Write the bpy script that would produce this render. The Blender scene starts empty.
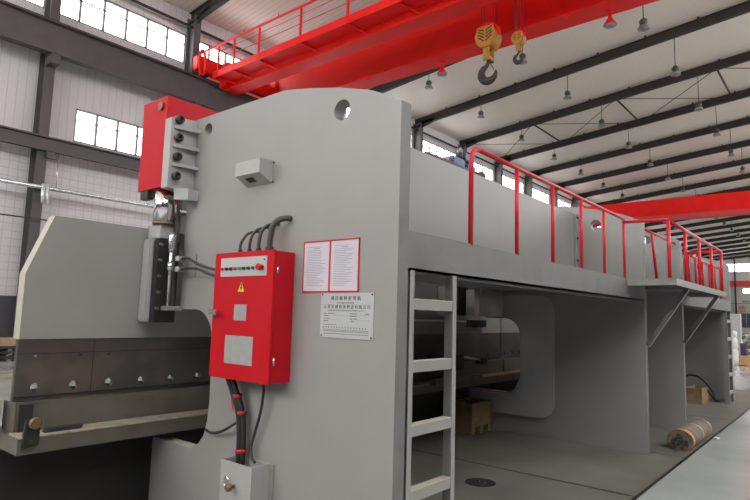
import bpy, bmesh, math, random
from mathutils import Vector, Matrix
from mathutils.geometry import tessellate_polygon
random.seed(7)
PI = math.pi
scn = bpy.context.scene
COL = scn.collection

# ------------------------------------------------------------------ materials
def _nodes(name):
    m = bpy.data.materials.new(name); m.use_nodes = True
    nt = m.node_tree; b = nt.nodes['Principled BSDF']
    return m, nt, b

def paint(name, col, rough=0.5, metal=0.0, var=0.06, scale=6.0, bump=0.0, bscale=60.0, spec=0.5, col2=None, mask=0.0, mscale=2.0):
    """plain surface: base colour with a slight procedural variation, optional worn patches"""
    m, nt, b = _nodes(name)
    tc = nt.nodes.new('ShaderNodeTexCoord')
    n = nt.nodes.new('ShaderNodeTexNoise'); n.inputs['Scale'].default_value = scale; n.inputs['Detail'].default_value = 5
    nt.links.new(tc.outputs['Object'], n.inputs['Vector'])
    r = nt.nodes.new('ShaderNodeValToRGB')
    r.color_ramp.elements[0].position = 0.3; r.color_ramp.elements[1].position = 0.7
    r.color_ramp.elements[0].color = (*[c*(1-var) for c in col], 1)
    r.color_ramp.elements[1].color = (*[min(1, c*(1+var)) for c in col], 1)
    nt.links.new(n.outputs['Fac'], r.inputs['Fac'])
    out = r.outputs['Color']
    if col2:
        n2 = nt.nodes.new('ShaderNodeTexNoise'); n2.inputs['Scale'].default_value = mscale; n2.inputs['Detail'].default_value = 8
        nt.links.new(tc.outputs['Object'], n2.inputs['Vector'])
        r2 = nt.nodes.new('ShaderNodeValToRGB'); r2.color_ramp.elements[0].position = 1-mask-0.08; r2.color_ramp.elements[1].position = 1-mask+0.08
        mx = nt.nodes.new('ShaderNodeMixRGB'); mx.inputs['Color2'].default_value = (*col2, 1)
        nt.links.new(n2.outputs['Fac'], r2.inputs['Fac']); nt.links.new(r2.outputs['Color'], mx.inputs['Fac'])
        nt.links.new(out, mx.inputs['Color1']); out = mx.outputs['Color']
    nt.links.new(out, b.inputs['Base Color'])
    b.inputs['Roughness'].default_value = rough; b.inputs['Metallic'].default_value = metal
    b.inputs['Specular IOR Level'].default_value = spec
    if bump:
        n3 = nt.nodes.new('ShaderNodeTexNoise'); n3.inputs['Scale'].default_value = bscale
        bp = nt.nodes.new('ShaderNodeBump'); bp.inputs['Strength'].default_value = bump; bp.inputs['Distance'].default_value = 0.01
        nt.links.new(tc.outputs['Object'], n3.inputs['Vector']); nt.links.new(n3.outputs['Fac'], bp.inputs['Height']); nt.links.new(bp.outputs['Normal'], b.inputs['Normal'])
    return m

def math_node(nt, op, a, b=None, c=None):
    n = nt.nodes.new('ShaderNodeMath'); n.operation = op
    for i, v in enumerate((a, b, c)):
        if v is None: continue
        if isinstance(v, (int, float)): n.inputs[i].default_value = v
        else: nt.links.new(v, n.inputs[i])
    return n.outputs[0]

def ribbed(name, col, axis, pitch, width, dark, rough=0.5, zsplit=None, depth=0.6):
    """profiled metal sheet: narrow grooves every pitch along one axis (world position)"""
    m, nt, b = _nodes(name)
    g = nt.nodes.new('ShaderNodeNewGeometry'); s = nt.nodes.new('ShaderNodeSeparateXYZ'); nt.links.new(g.outputs['Position'], s.inputs[0])
    v = s.outputs[axis]
    f = math_node(nt, 'PINGPONG', v, pitch/2)
    line = math_node(nt, 'LESS_THAN', f, width/2)
    if zsplit:   # wire squares on the insulation of the lower wall
        h = math_node(nt, 'LESS_THAN', math_node(nt, 'PINGPONG', s.outputs[2], 0.14), 0.012)
        v2 = math_node(nt, 'LESS_THAN', math_node(nt, 'PINGPONG', v, 0.15), 0.012)
        low = math_node(nt, 'LESS_THAN', s.outputs[2], zsplit)
        line = math_node(nt, 'MAXIMUM', line, math_node(nt, 'MULTIPLY', low, math_node(nt, 'MAXIMUM', h, v2)))
    n = nt.nodes.new('ShaderNodeTexNoise'); n.inputs['Scale'].default_value = 0.6; nt.links.new(g.outputs['Position'], n.inputs['Vector'])
    mx = nt.nodes.new('ShaderNodeMixRGB'); mx.inputs['Color1'].default_value = (*[c*0.95 for c in col], 1); mx.inputs['Color2'].default_value = (*col, 1)
    nt.links.new(n.outputs['Fac'], mx.inputs['Fac'])
    m2 = nt.nodes.new('ShaderNodeMixRGB'); m2.inputs['Color2'].default_value = (*dark, 1)
    nt.links.new(line, m2.inputs['Fac']); nt.links.new(mx.outputs[0], m2.inputs['Color1'])
    nt.links.new(m2.outputs[0], b.inputs['Base Color']); b.inputs['Roughness'].default_value = rough
    bp = nt.nodes.new('ShaderNodeBump'); bp.inputs['Strength'].default_value = depth; bp.inputs['Distance'].default_value = 0.02
    nt.links.new(math_node(nt, 'SUBTRACT', 1.0, line), bp.inputs['Height']); nt.links.new(bp.outputs['Normal'], b.inputs['Normal'])
    return m

def floor_epoxy():
    m, nt, b = _nodes('floor_epoxy')
    g = nt.nodes.new('ShaderNodeNewGeometry')
    n = nt.nodes.new('ShaderNodeTexNoise'); n.inputs['Scale'].default_value = 0.7; n.inputs['Detail'].default_value = 8
    nt.links.new(g.outputs['Position'], n.inputs['Vector'])
    r = nt.nodes.new('ShaderNodeValToRGB'); r.color_ramp.elements[0].position = .35; r.color_ramp.elements[1].position = .65
    r.color_ramp.elements[0].color = (.35, .385, .37, 1); r.color_ramp.elements[1].color = (.45, .475, .46, 1)
    nt.links.new(n.outputs['Fac'], r.inputs['Fac'])
    # yellow aisle lines along the hall near the window wall
    s = nt.nodes.new('ShaderNodeSeparateXYZ'); nt.links.new(g.outputs['Position'], s.inputs[0])
    l1 = math_node(nt, 'LESS_THAN', math_node(nt, 'ABSOLUTE', math_node(nt, 'SUBTRACT', s.outputs[1], 15.3)), 0.06)
    l2 = math_node(nt, 'LESS_THAN', math_node(nt, 'ABSOLUTE', math_node(nt, 'SUBTRACT', s.outputs[1], 14.15)), 0.06)
    mx = nt.nodes.new('ShaderNodeMixRGB'); mx.inputs['Color2'].default_value = (.62, .32, .06, 1)
    nt.links.new(math_node(nt, 'MAXIMUM', l1, l2), mx.inputs['Fac']); nt.links.new(r.outputs[0], mx.inputs['Color1'])
    nt.links.new(mx.outputs[0], b.inputs['Base Color'])
    b.inputs['Roughness'].default_value = 0.16; b.inputs['Specular IOR Level'].default_value = 0.6
    n2 = nt.nodes.new('ShaderNodeTexNoise'); n2.inputs['Scale'].default_value = 2.2; n2.inputs['Detail'].default_value = 3
    nt.links.new(g.outputs['Position'], n2.inputs['Vector'])
    bp = nt.nodes.new('ShaderNodeBump'); bp.inputs['Strength'].default_value = 0.35; bp.inputs['Distance'].default_value = 0.02
    nt.links.new(n2.outputs['Fac'], bp.inputs['Height']); nt.links.new(bp.outputs['Normal'], b.inputs['Normal'])
    return m

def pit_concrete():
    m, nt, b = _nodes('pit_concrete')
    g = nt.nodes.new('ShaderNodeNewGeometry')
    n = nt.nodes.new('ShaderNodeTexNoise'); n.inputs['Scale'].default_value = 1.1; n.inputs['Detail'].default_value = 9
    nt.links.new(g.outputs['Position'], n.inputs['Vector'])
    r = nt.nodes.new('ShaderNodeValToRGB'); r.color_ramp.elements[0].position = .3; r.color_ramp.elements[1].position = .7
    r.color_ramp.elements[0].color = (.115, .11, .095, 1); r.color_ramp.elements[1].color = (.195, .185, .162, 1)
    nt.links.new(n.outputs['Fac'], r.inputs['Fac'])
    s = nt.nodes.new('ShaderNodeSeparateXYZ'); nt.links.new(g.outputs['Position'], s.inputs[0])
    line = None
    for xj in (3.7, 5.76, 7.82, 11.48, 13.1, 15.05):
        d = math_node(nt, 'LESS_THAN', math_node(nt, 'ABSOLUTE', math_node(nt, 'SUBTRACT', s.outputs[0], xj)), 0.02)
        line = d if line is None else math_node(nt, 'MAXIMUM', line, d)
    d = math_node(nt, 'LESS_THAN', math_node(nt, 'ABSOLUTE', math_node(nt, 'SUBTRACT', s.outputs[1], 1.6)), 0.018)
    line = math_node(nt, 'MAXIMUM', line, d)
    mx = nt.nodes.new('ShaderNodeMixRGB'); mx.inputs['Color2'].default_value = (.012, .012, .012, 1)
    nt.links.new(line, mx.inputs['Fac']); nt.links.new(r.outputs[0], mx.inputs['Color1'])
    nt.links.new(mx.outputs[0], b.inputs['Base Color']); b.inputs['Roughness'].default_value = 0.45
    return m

def glass_mat():
    m = bpy.data.materials.new('window_glass'); m.use_nodes = True; nt = m.node_tree; nt.nodes.clear()
    o = nt.nodes.new('ShaderNodeOutputMaterial'); t = nt.nodes.new('ShaderNodeBsdfTransparent'); gl = nt.nodes.new('ShaderNodeBsdfGlossy')
    t.inputs[0].default_value = (.93, .95, .96, 1); gl.inputs['Roughness'].default_value = .05
    mx = nt.nodes.new('ShaderNodeMixShader'); mx.inputs[0].default_value = .06
    nt.links.new(t.outputs[0], mx.inputs[1]); nt.links.new(gl.outputs[0], mx.inputs[2]); nt.links.new(mx.outputs[0], o.inputs[0])
    return m

M = dict(
    grey=paint('machine_grey_paint', (.272, .262, .248), .38, var=.03, scale=3, bump=.05, bscale=90, spec=.3),
    grey_dark=paint('grey_paint_dark', (.150, .146, .138), .5, var=.06, scale=5, col2=(.125, .122, .115), mask=.4, mscale=4),
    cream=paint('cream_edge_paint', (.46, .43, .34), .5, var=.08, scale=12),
    offwhite=paint('off_white_paint', (.36, .35, .335), .45, var=.04),
    black=paint('black_paint', (.018, .018, .019), .5, var=.2, scale=10),
    bedblack=paint('bed_black_paint', (.016, .015, .015), .6, var=.2, scale=4),
    steel=paint('tool_steel', (.075, .064, .058), .48, metal=.25, var=.14, scale=3, col2=(.11, .09, .075), mask=.4, mscale=3),
    table=paint('table_steel', (.125, .113, .092), .42, metal=.2, var=.15, scale=4, col2=(.11, .09, .075), mask=.42, mscale=5),
    ledge=paint('bare_ledge_steel', (.42, .38, .30), .45, metal=.2, var=.2, scale=12, col2=(.30, .22, .15), mask=.4, mscale=9),
    red=paint('cabinet_red_paint', (.46, .006, .014), .4, var=.03, spec=.2),
    railred=paint('rail_red_paint', (.56, .012, .02), .3, var=.05, spec=.35),
    cranered=paint('crane_red_paint', (.80, .013, .010), .45, var=.05, scale=1.5, spec=.2),
    yellow=paint('hook_yellow_paint', (.42, .19, .012), .5, var=.12, scale=8, col2=(.20, .10, .02), mask=.38, mscale=9),
    hook=paint('hook_iron', (.045, .038, .035), .5, metal=.4, var=.2),
    chrome=paint('chrome', (.88, .88, .89), .16, metal=1, var=.02),
    zinc=paint('zinc_pipe', (.62, .62, .63), .25, metal=.9, var=.1, scale=6),
    brass=paint('brown_brass', (.22, .15, .075), .4, metal=.6, var=.15),
    rubber=paint('black_rubber', (.022, .021, .020), .45, var=.1),
    duct=paint('grey_conduit', (.055, .055, .05), .4, var=.1),
    tape=paint('red_tape', (.55, .02, .02), .5),
    beam=paint('dark_steel_frame', (.036, .029, .028), .7, var=.08, scale=2, spec=.2),
    column=paint('column_steel_frame', (.10, .086, .09), .6, var=.08, scale=2, spec=.3),  # lighter than the rafter steel: veiling haze put into the colour
    lamp=paint('lamp_housing', (.03, .035, .03), .5),
    lampglass=paint('lamp_reflector', (.20, .19, .18), .3),
    paper=paint('white_paper', (.50, .47, .52), .7, var=.01),
    plate=paint('aluminium_plate', (.42, .43, .42), .4, metal=.1, var=.02),
    label=paint('grey_label', (.30, .30, .28), .45, var=.06, scale=30),
    ink=paint('print_ink', (.06, .06, .065), .6),
    midprint=paint('grey_print', (.17, .17, .17), .6),
    faint=paint('faint_print', (.30, .28, .32), .7),
    wood=paint('crate_wood', (.32, .215, .12), .7, var=.18, scale=8),
    plywood=paint('far_crate_wood', (.50, .30, .13), .7, var=.1, scale=5),
    blue=paint('valve_blue', (.008, .042, .15), .4, var=.1),
    white=paint('white_plastic', (.7, .7, .7), .35),
    green=paint('green_button', (.03, .30, .10), .4),
    yel=paint('warning_yellow', (.75, .55, .02), .5, var=.02),
    canvas=paint('brown_wrapping', (.16, .125, .10), .75, var=.2, scale=14, bump=.3, bscale=40, col2=(.24, .19, .12), mask=.4, mscale=8),
    orange=paint('orange_band', (.50, .24, .05), .6, var=.1),
    strand=paint('bundle_ends', (.05, .047, .042), .7, var=.5, scale=60),
    dado=paint('dado_paint', (.05, .048, .055), .6),
    silver=paint('plastic_wrap', (.62, .64, .64), .15, metal=.3, var=.2, scale=10, bump=.6, bscale=14),
    partmetal=paint('machined_parts', (.14, .14, .14), .3, metal=.8, var=.3, scale=30),
    banner=paint('wall_banner_red', (.55, .045, .05), .6, var=.04),
    violet=paint('violet_wrap', (.12, .05, .30), .5),
    wall=ribbed('wall_sheet', (.62, .585, .60), 0, 0.30, 0.022, (.46, .44, .45), zsplit=7.15),
    endwall=ribbed('end_wall_sheet', (.42, .42, .38), 1, 1.0, 0.02, (.36, .36, .33)),
    roof=ribbed('roof_sheet', (.66, .58, .51), 0, 0.26, 0.03, (.43, .38, .335)),
    darkglass=paint('dim_window_glass', (.07, .085, .10), .12, var=.1),  # opaque pane, the darkness behind it put into the colour
    frame=paint('window_frame_paint', (.26, .25, .245), .5),
    glass=glass_mat(), epoxy=floor_epoxy(), pit=pit_concrete(),
)

# ------------------------------------------------------------------ geometry helpers
WLOC = {}
def new(): return bmesh.new()

def box(bm, x0, x1, y0, y1, z0, z1, bev=0.0):
    r = bmesh.ops.create_cube(bm, size=1.0)
    for v in r['verts']:
        v.co = Vector(((x0+x1)/2+v.co.x*(x1-x0), (y0+y1)/2+v.co.y*(y1-y0), (z0+z1)/2+v.co.z*(z1-z0)))
    if bev:
        es = {e for v in r['verts'] for e in v.link_edges}
        bmesh.ops.bevel(bm, geom=list(es), offset=bev, segments=2, affect='EDGES')
    return bm

def obox(bm, p, q, w, h, up=(0, 0, 1)):
    """rectangular bar from p to q, w across, h along 'up'"""
    p = Vector(p); q = Vector(q); d = (q-p).normalized(); u = Vector(up); s = d.cross(u)
    if s.length < 1e-4: s = d.cross(Vector((0, 1, 0)))
    s.normalize(); u = s.cross(d).normalized()
    vs = []
    for e in (p, q):
        for a, b_ in ((-1, -1), (1, -1), (1, 1), (-1, 1)):
            vs.append(bm.verts.new(e+s*a*w/2+u*b_*h/2))
    for f in ((0, 1, 2, 3), (7, 6, 5, 4), (0, 4, 5, 1), (1, 5, 6, 2), (2, 6, 7, 3), (3, 7, 4, 0)):
        bm.faces.new([vs[i] for i in f])
    return bm

def tube(bm, pts, r, seg=10, cap=True):
    pts = [Vector(p) for p in pts]; rings = []; prev = None
    for i, p in enumerate(pts):
        d = (pts[min(i+1, len(pts)-1)]-pts[max(i-1, 0)]).normalized()
        if prev is None:
            a = Vector((0, 0, 1)) if abs(d.z) < .9 else Vector((1, 0, 0)); s = d.cross(a).normalized()
        else: s = (prev - d*prev.dot(d)).normalized()
        prev = s; t = d.cross(s); rr = r[i] if isinstance(r, (list, tuple)) else r
        rings.append([bm.verts.new(p+(s*math.cos(2*PI*k/seg)+t*math.sin(2*PI*k/seg))*rr) for k in range(seg)])
    for a, b_ in zip(rings, rings[1:]):
        for k in range(seg):
            f = bm.faces.new((a[k], a[(k+1) % seg], b_[(k+1) % seg], b_[k])); f.smooth = True
    if cap: bm.faces.new(rings[0][::-1]); bm.faces.new(rings[-1])
    return bm

def smooth(pts, n=6):
    """Catmull-Rom through the points"""
    P = [Vector(p) for p in pts]; P = [2*P[0]-P[1]]+P+[2*P[-1]-P[-2]]; out = []
    for i in range(1, len(P)-2):
        for k in range(n):
            t = k/n; a, b_, c, d = P[i-1:i+3]
            out.append(.5*((2*b_)+(-a+c)*t+(2*a-5*b_+4*c-d)*t*t+(-a+3*b_-3*c+d)*t**3))
    out.append(P[-2]); return out

def lathe(bm, prof, c, seg=20, axis='z'):
    """profile of (radius, height) turned about an axis through c"""
    c = Vector(c); rings = []
    for r, h in prof:
        ring = []
        for k in range(seg):
            a = 2*PI*k/seg; u, v = r*math.cos(a), r*math.sin(a)
            co = {'z': (u, v, h), 'x': (h, u, v), 'y': (v, h, u)}[axis]
            ring.append(bm.verts.new(c+Vector(co)))
        rings.append(ring)
    for a, b_ in zip(rings, rings[1:]):
        for k in range(seg):
            f = bm.faces.new((a[k], a[(k+1) % seg], b_[(k+1) % seg], b_[k])); f.smooth = True
    bm.faces.new(rings[0][::-1]); bm.faces.new(rings[-1])
    return bm

def plate(bm, loops, plane, a, b_):
    """polygon (first loop) with holes (others), extruded between a and b along the axis the plane leaves out"""
    def P(u, v, w): return {'yz': (w, u, v), 'xz': (u, w, v), 'xy': (u, v, w)}[plane]
    flat = [p for l in loops for p in l]
    tris = tessellate_polygon([[Vector((p[0], p[1], 0)) for p in l] for l in loops])
    va = [bm.verts.new(P(p[0], p[1], a)) for p in flat]; vb = [bm.verts.new(P(p[0], p[1], b_)) for p in flat]
    for t in tris:
        try:
            bm.faces.new([va[i] for i in t]); bm.faces.new([vb[i] for i in reversed(t)])
        except ValueError: pass
    o = 0
    for l in loops:
        n = len(l)
        for i in range(n):
            j = (i+1) % n
            bm.faces.new((va[o+i], va[o+j], vb[o+j], vb[o+i]))
        o += n
    return bm

def circ(u, v, r, n=24): return [(u+r*math.cos(2*PI*k/n), v+r*math.sin(2*PI*k/n)) for k in range(n)]

def build(name, bm, mat, parent=None, loc=None, fix=True):
    if fix: bmesh.ops.recalc_face_normals(bm, faces=bm.faces)
    xs = [v.co for v in bm.verts]
    mn = Vector((min(c.x for c in xs), min(c.y for c in xs), min(c.z for c in xs))); mx = Vector((max(c.x for c in xs), max(c.y for c in xs), max(c.z for c in xs)))
    w = Vector(loc) if loc else Vector(((mn.x+mx.x)/2, (mn.y+mx.y)/2, mn.z))
    for v in bm.verts: v.co -= w
    me = bpy.data.meshes.new(name); bm.to_mesh(me); bm.free()
    mats = mat if isinstance(mat, (list, tuple)) else [mat]
    for m_ in mats: me.materials.append(M[m_] if isinstance(m_, str) else m_)
    o = bpy.data.objects.new(name, me); COL.objects.link(o)
    if parent: o.parent = parent; o.location = w-WLOC[parent.name]
    else: o.location = w
    WLOC[o.name] = w
    return o

def empty(name, loc):
    o = bpy.data.objects.new(name, None); COL.objects.link(o); o.location = loc; o.empty_display_size = .2
    WLOC[o.name] = Vector(loc); return o

def tag(o, label, cat, group=None):
    o['label'] = label; o['category'] = cat
    if group: o['group'] = group
    return o

def struct(name, bm, mat, parent=None):
    o = build(name, bm, mat, parent)
    o['kind'] = 'structure'
    return o

def text(name, body, size, loc, normal, mat, parent, depth=0.0006, align='CENTER', bold=0.0):
    """lettering turned into a mesh, standing on a surface that faces -X"""
    cu = bpy.data.curves.new(name, 'FONT'); cu.body = body; cu.size = size; cu.align_x = align; cu.align_y = 'CENTER'; cu.extrude = depth; cu.offset = bold
    tmp = bpy.data.objects.new(name+'_t', cu); COL.objects.link(tmp)
    bpy.context.view_layer.update()
    dg = bpy.context.evaluated_depsgraph_get()
    me = bpy.data.meshes.new_from_object(tmp.evaluated_get(dg)); bpy.data.objects.remove(tmp)
    # surface facing -X, read with +Y at the left: text x -> -Y, text y -> +Z, normal -> -X
    R = Matrix(((0, 0, -1), (-1, 0, 0), (0, 1, 0))).to_4x4()
    me.transform(R); me.materials.clear(); me.materials.append(M[mat])
    o = bpy.data.objects.new(name, me); COL.objects.link(o)
    o.parent = parent; o.location = Vector(loc)-WLOC[parent.name]; WLOC[o.name] = Vector(loc)
    return o

# ------------------------------------------------------------------ camera
cam = bpy.data.cameras.new('camera'); co = bpy.data.objects.new('camera', cam); COL.objects.link(co); scn.camera = co
cam.sensor_width = 36; cam.lens = 570.63/750*36; cam.clip_end = 500; cam.clip_start = .05
Rm = Matrix(((0.63785503, -0.10430334, -0.76306079), (-0.76964411, -0.05019418, -0.63649705), (0.02808756, 0.99327809, -0.11229306)))
co.matrix_world = Matrix.Translation((0, 0, 1.6)) @ Rm.to_4x4()

# ------------------------------------------------------------------ hall
BAY = 5.91; X0 = 7.70; NB = 22; XE = X0+BAY*NB+.5; YW = 22.9; YR = -15.0; XB = -16.0
def roofz(y): return 15.25+.1*(YW-y) if y > -4 else 15.25+.1*(YW+4)-.1*(-4-y)

bm = new(); box(bm, XB, XE, YR, YW, -.3, 0)
struct('floor', bm, 'epoxy')
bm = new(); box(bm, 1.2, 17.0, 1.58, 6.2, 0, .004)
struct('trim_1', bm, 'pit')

bm = new()
vs = [(XB, YW+.1), (XE, YW+.1), (XE, -4), (XB, -4), (XB, YR), (XE, YR)]
def slab(bm, xa, xb, ya, yb, t=.15):
    v = [bm.verts.new((x, y, roofz(y)+dz)) for dz in (0, t) for x, y in ((xa, ya), (xb, ya), (xb, yb), (xa, yb))]
    for f in ((0, 1, 2, 3), (7, 6, 5, 4), (0, 4, 5, 1), (1, 5, 6, 2), (2, 6, 7, 3), (3, 7, 4, 0)): bm.faces.new([v[i] for i in f])
slab(bm, XB, XE, YW+.2, -4); slab(bm, XB, XE, -4, -5.5); slab(bm, XB, XE, -13.5, YR)
SKY = []; prev = XB
for k in range(-4, NB):
    a = X0+BAY*k+1.2; b_ = X0+BAY*(k+1)-1.2
    if a < XB or k in (0, 1): continue
    slab(bm, prev, a, -5.5, -13.5); prev = b_; SKY.append((a, b_))
slab(bm, prev, XE, -5.5, -13.5)
struct('ceiling', bm, 'roof')
bm = new()
for a, b_ in SKY: slab(bm, a, b_, -5.5, -13.5, .03)
struct('window_100', bm, 'glass')  # unseen skylights, added to brighten the hall floor and roof

# left wall with a high window band in each bay and a lower window in some bays
wb = new()
T0, T1 = YW, YW+.2
box(wb, XB, XE, T0, T1, 0, 7.95); box(wb, XB, XE, T0, T1, 9.29, 12.74); box(wb, XB, XE, T0, T1, 14.15, 15.4)
wins = []; prev_hi = XB; prev_lo = XB
for k in range(-3, NB):
    xa = X0+BAY*k+.20; xb = X0+BAY*(k+1)-.12
    box(wb, prev_hi, xa, T0, T1, 12.74, 14.15); prev_hi = xb; wins.append((xa, xb, 12.74, 14.15, k))
    if k in (0, 1, 2, 3):
        la, lb = xa+1.08, xb-1.1
        box(wb, prev_lo, la, T0, T1, 7.95, 9.29); prev_lo = lb; wins.append((la, lb, 7.95, 9.29, k))
box(wb, prev_hi, XE, T0, T1, 12.74, 14.15); box(wb, prev_lo, XE, T0, T1, 7.95, 9.29)
struct('wall_left', wb, 'wall')
bm = new(); box(bm, XB, XE, YW-.03, YW-.002, 0, 1.9); struct('baseboard_left', bm, 'dado')

nwin = 0
def window(corners, zb, zt, npan, fixed, axis, pane='glass'):
    """framed window: outer frame, mullions, one transom; glass as a child"""
    global nwin; nwin += 1
    a, b_ = corners; w = empty('window_%d' % nwin, ((a+b_)/2, fixed, zb) if axis == 'x' else (fixed, (a+b_)/2, zb)); w['kind'] = 'structure'
    f = new(); t = .09
    def bar(u0, u1, z0, z1, d0=-.03, d1=.06):
        if axis == 'x': box(f, u0, u1, fixed+d0, fixed+d1, z0, z1)
        else: box(f, fixed+d0, fixed+d1, u0, u1, z0, z1)
    bar(a, b_, zb, zb+.07); bar(a, b_, zt-.07, zt); bar(a, a+.07, zb, zt); bar(b_-.07, b_, zb, zt)
    for i in range(1, npan): u = a+(b_-a)*i/npan; bar(u-t/2, u+t/2, zb, zt)
    zm = zb+(zt-zb)*.66; bar(a, b_, zm-.02, zm+.02)
    o = build('window_frame', f, 'frame', w); o['kind'] = 'structure'
    g = new()
    if axis == 'x': box(g, a+.03, b_-.03, fixed+.01, fixed+.02, zb+.03, zt-.03)
    else: box(g, fixed+.01, fixed+.02, a+.03, b_-.03, zb+.03, zt-.03)
    o = build('pane', g, pane, w); o['kind'] = 'structure'
for xa, xb, zb, zt, k in wins: window((xa, xb), zb, zt, max(3, round((xb-xa)/.95)), YW+.05, 'x')

# end wall far away, with a long window band and lower windows
eb = new(); E0, E1 = XE, XE+.2
box(eb, E0, E1, YR, YW, 3.95, 8.0)
box(eb, E0, E1, YR, YW, 9.2, 12.45); box(eb, E0, E1, YR, YW, 0, 1.0); box(eb, E0, E1, YR, YW, 14.15, 15.3)
plate(eb, [[(YW, 15.3), (YR, 15.3), (YR, roofz(YR)), (-4, roofz(-4)), (YW, roofz(YW)+.01)]], 'yz', E0, E1)
box(eb, E0, E1, 22.0, YW, 12.45, 14.15); box(eb, E0, E1, YR, YR+1, 12.45, 14.15)
box(eb, E0, E1, 16.9, YW, 8.0, 9.2); box(eb, E0, E1, YR, 12.5, 8.0, 9.2); box(eb, E0, E1, 12.5, 16.9, 9.0, 9.2)
box(eb, E0, E1, 17.4, YW, 1.0, 3.95); box(eb, E0, E1, YR, 12.5, 1.0, 3.95)
struct('wall_far', eb, 'endwall')
window((YR+1, 22.0), 12.45, 14.15, 34, XE+.05, 'y')
window((12.5, 16.9), 8.0, 9.0, 5, XE+.05, 'y')
window((12.5, 17.4), 1.0, 3.95, 5, XE+.05, 'y', 'darkglass')

# right and rear walls (beside and behind the camera): darkened, with high openings added and sized for the light
rb = new(); box(rb, XB, XE, YR-.2, YR, 0, 10.5); box(rb, XB, XE, YR-.2, YR, 12.6, 14.3)
box(rb, XB, X0+BAY, YR-.2, YR, 10.5, 12.6)
for k in range(1, NB, 1): box(rb, X0+BAY*k-.2, X0+BAY*k+.2, YR-.2, YR, 10.5, 12.6)
struct('wall_right', rb, 'dado')
rb = new(); box(rb, XB-.2, XB, YR, YW, 0, 8.0); box(rb, XB-.2, XB, YR, YW, 14.8, 15.3)
plate(rb, [[(YW, 15.3), (YR, 15.3), (YR, roofz(YR)), (-4, roofz(-4)), (YW, roofz(YW)+.01)]], 'yz', XB-.2, XB)
box(rb, XB-.2, XB, YR, -2.5, 8.0, 14.8)
for y in (3, 9, 15, YW-.2): box(rb, XB-.2, XB, y-.2, y+.2, 8.0, 14.8)
struct('wall_back', rb, 'dado')

# portal frames: column at the window wall and the sloping rafter
ORD = ['first', 'second', 'third', 'fourth', 'fifth', 'sixth', 'seventh', 'eighth', 'ninth', 'tenth', 'eleventh', 'twelfth', 'thirteenth', 'fourteenth', 'fifteenth', 'sixteenth', 'seventeenth', 'eighteenth', 'nineteenth', 'twentieth', 'twenty-first', 'twenty-second', 'twenty-third']
def ibeam_y(bm, x, pts, w, d, tf=.03, tw=.02):
    """I-section running along y/z points (list of (y,z) of its centre line)"""
    for (ya, za), (yb, zb) in zip(pts, pts[1:]):
        obox(bm, (x, ya, za), (x, yb, zb), tw, d)
        for s in (-1, 1): obox(bm, (x, ya, za+s*(d/2-tf/2)), (x, yb, zb+s*(d/2-tf/2)), w, tf)
for k in range(0, NB+1):
    x = X0+BAY*k
    t = empty('steel_portal_frame', (x, 22.45, 0))
    tag(t, 'dark steel column with sloping roof rafter, %s frame counted from the left of the hall' % ORD[k], 'steel frame', 'portal frames carrying the roof')
    c = new()
    box(c, x-.17, x+.17, 22.22, 22.25, 0, 14.9); box(c, x-.17, x+.17, 22.80, 22.83, 0, 14.9); box(c, x-.012, x+.012, 22.25, 22.80, 0, 14.9)
    build('column', c, 'column', t)
    c = new(); zc = lambda y: roofz(y)-.34
    ibeam_y(c, x, [(22.8, zc(22.8)), (-4, zc(-4)), (YR+.3, zc(YR+.3))], .24, .5)
    obox(c, (x, 22.5, zc(22.5)-.3), (x, 21.3, zc(21.3)-.1), .02, .4)
    build('rafter', c, 'beam', t)
    for j in range(9 if k < 12 else 0):
        y = 20.2-j*2.5; c = new(); obox(c, (x-.12, y, zc(y)+.22), (x-.12, y, zc(y)+.335), .05, .1); build('purlin_clip', c, 'beam', t)

# roof bracing in one bay
xa, xb = X0+BAY*5, X0+BAY*6
ys = [22.3, 16.9, 11.15, 5.4, -.3]
for j, y in enumerate(ys[1:4]):
    c = new(); tube(c, [(xa+.1, y, roofz(y)-.35), (xb-.1, y, roofz(y)-.35)], .06, 8)
    tag(build('roof_strut', c, 'beam'), 'dark steel tube strut between two rafters, %s from the window wall' % ORD[j], 'strut', 'struts of the braced roof bay')
for j in range(4):
    ya, yb = ys[j], ys[j+1]; c = new()
    tube(c, [(xa+.1, ya, roofz(ya)-.42), (xb-.1, yb, roofz(yb)-.42)], .022, 6); tube(c, [(xb-.1, ya, roofz(ya)-.47), (xa+.1, yb, roofz(yb)-.47)], .022, 6)
    tag(build('bracing_rods', c, 'beam'), 'thin crossed steel tie rods under the roof, %s pair from the window wall' % ORD[j], 'tie rod', 'crossed tie rods of the braced bay')
c = new(); tube(c, [(XB+.1, 22.6, 14.45), (XE-.1, 22.6, 14.45)], .07, 8)
tag(build('eave_strut', c, 'beam'), 'long dark steel tube running along the wall just under the roof edge', 'beam')

# crane runway beam, rail and lower wall beam
c = new(); zb, zt = 10.68, 11.86
box(c, XB+.2, XE-.2, 21.90, 21.93, zb, zt); box(c, XB+.2, XE-.2, 21.72, 22.12, zb, zb+.04); box(c, XB+.2, XE-.2, 21.68, 22.16, zt-.04, zt)
rw = tag(build('crane_runway_beam', c, 'column'), 'deep dark steel runway beam along the window wall carrying the overhead crane', 'beam')
c = new(); box(c, XB+.2, XE-.2, 21.88, 21.96, zt, zt+.12); build('crane_rail', c, 'beam', rw)
c = new()
for k in range(0, NB+1): x = X0+BAY*k; box(c, x-.15, x+.15, 21.75, 22.22, zb-.35, zb)
build('bracket', c, 'column', rw)
c = new(); box(c, XB+.2, XE-.2, 22.14, 22.20, 7.14, 7.68); box(c, XB+.2, XE-.2, 22.03, 22.20, 7.14, 7.20); box(c, XB+.2, XE-.2, 22.03, 22.20, 7.62, 7.68)
wg = tag(build('wall_girder', c, 'column'), 'dark horizontal steel channel crossing the wall below the lower windows', 'beam')
c = new()
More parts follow.
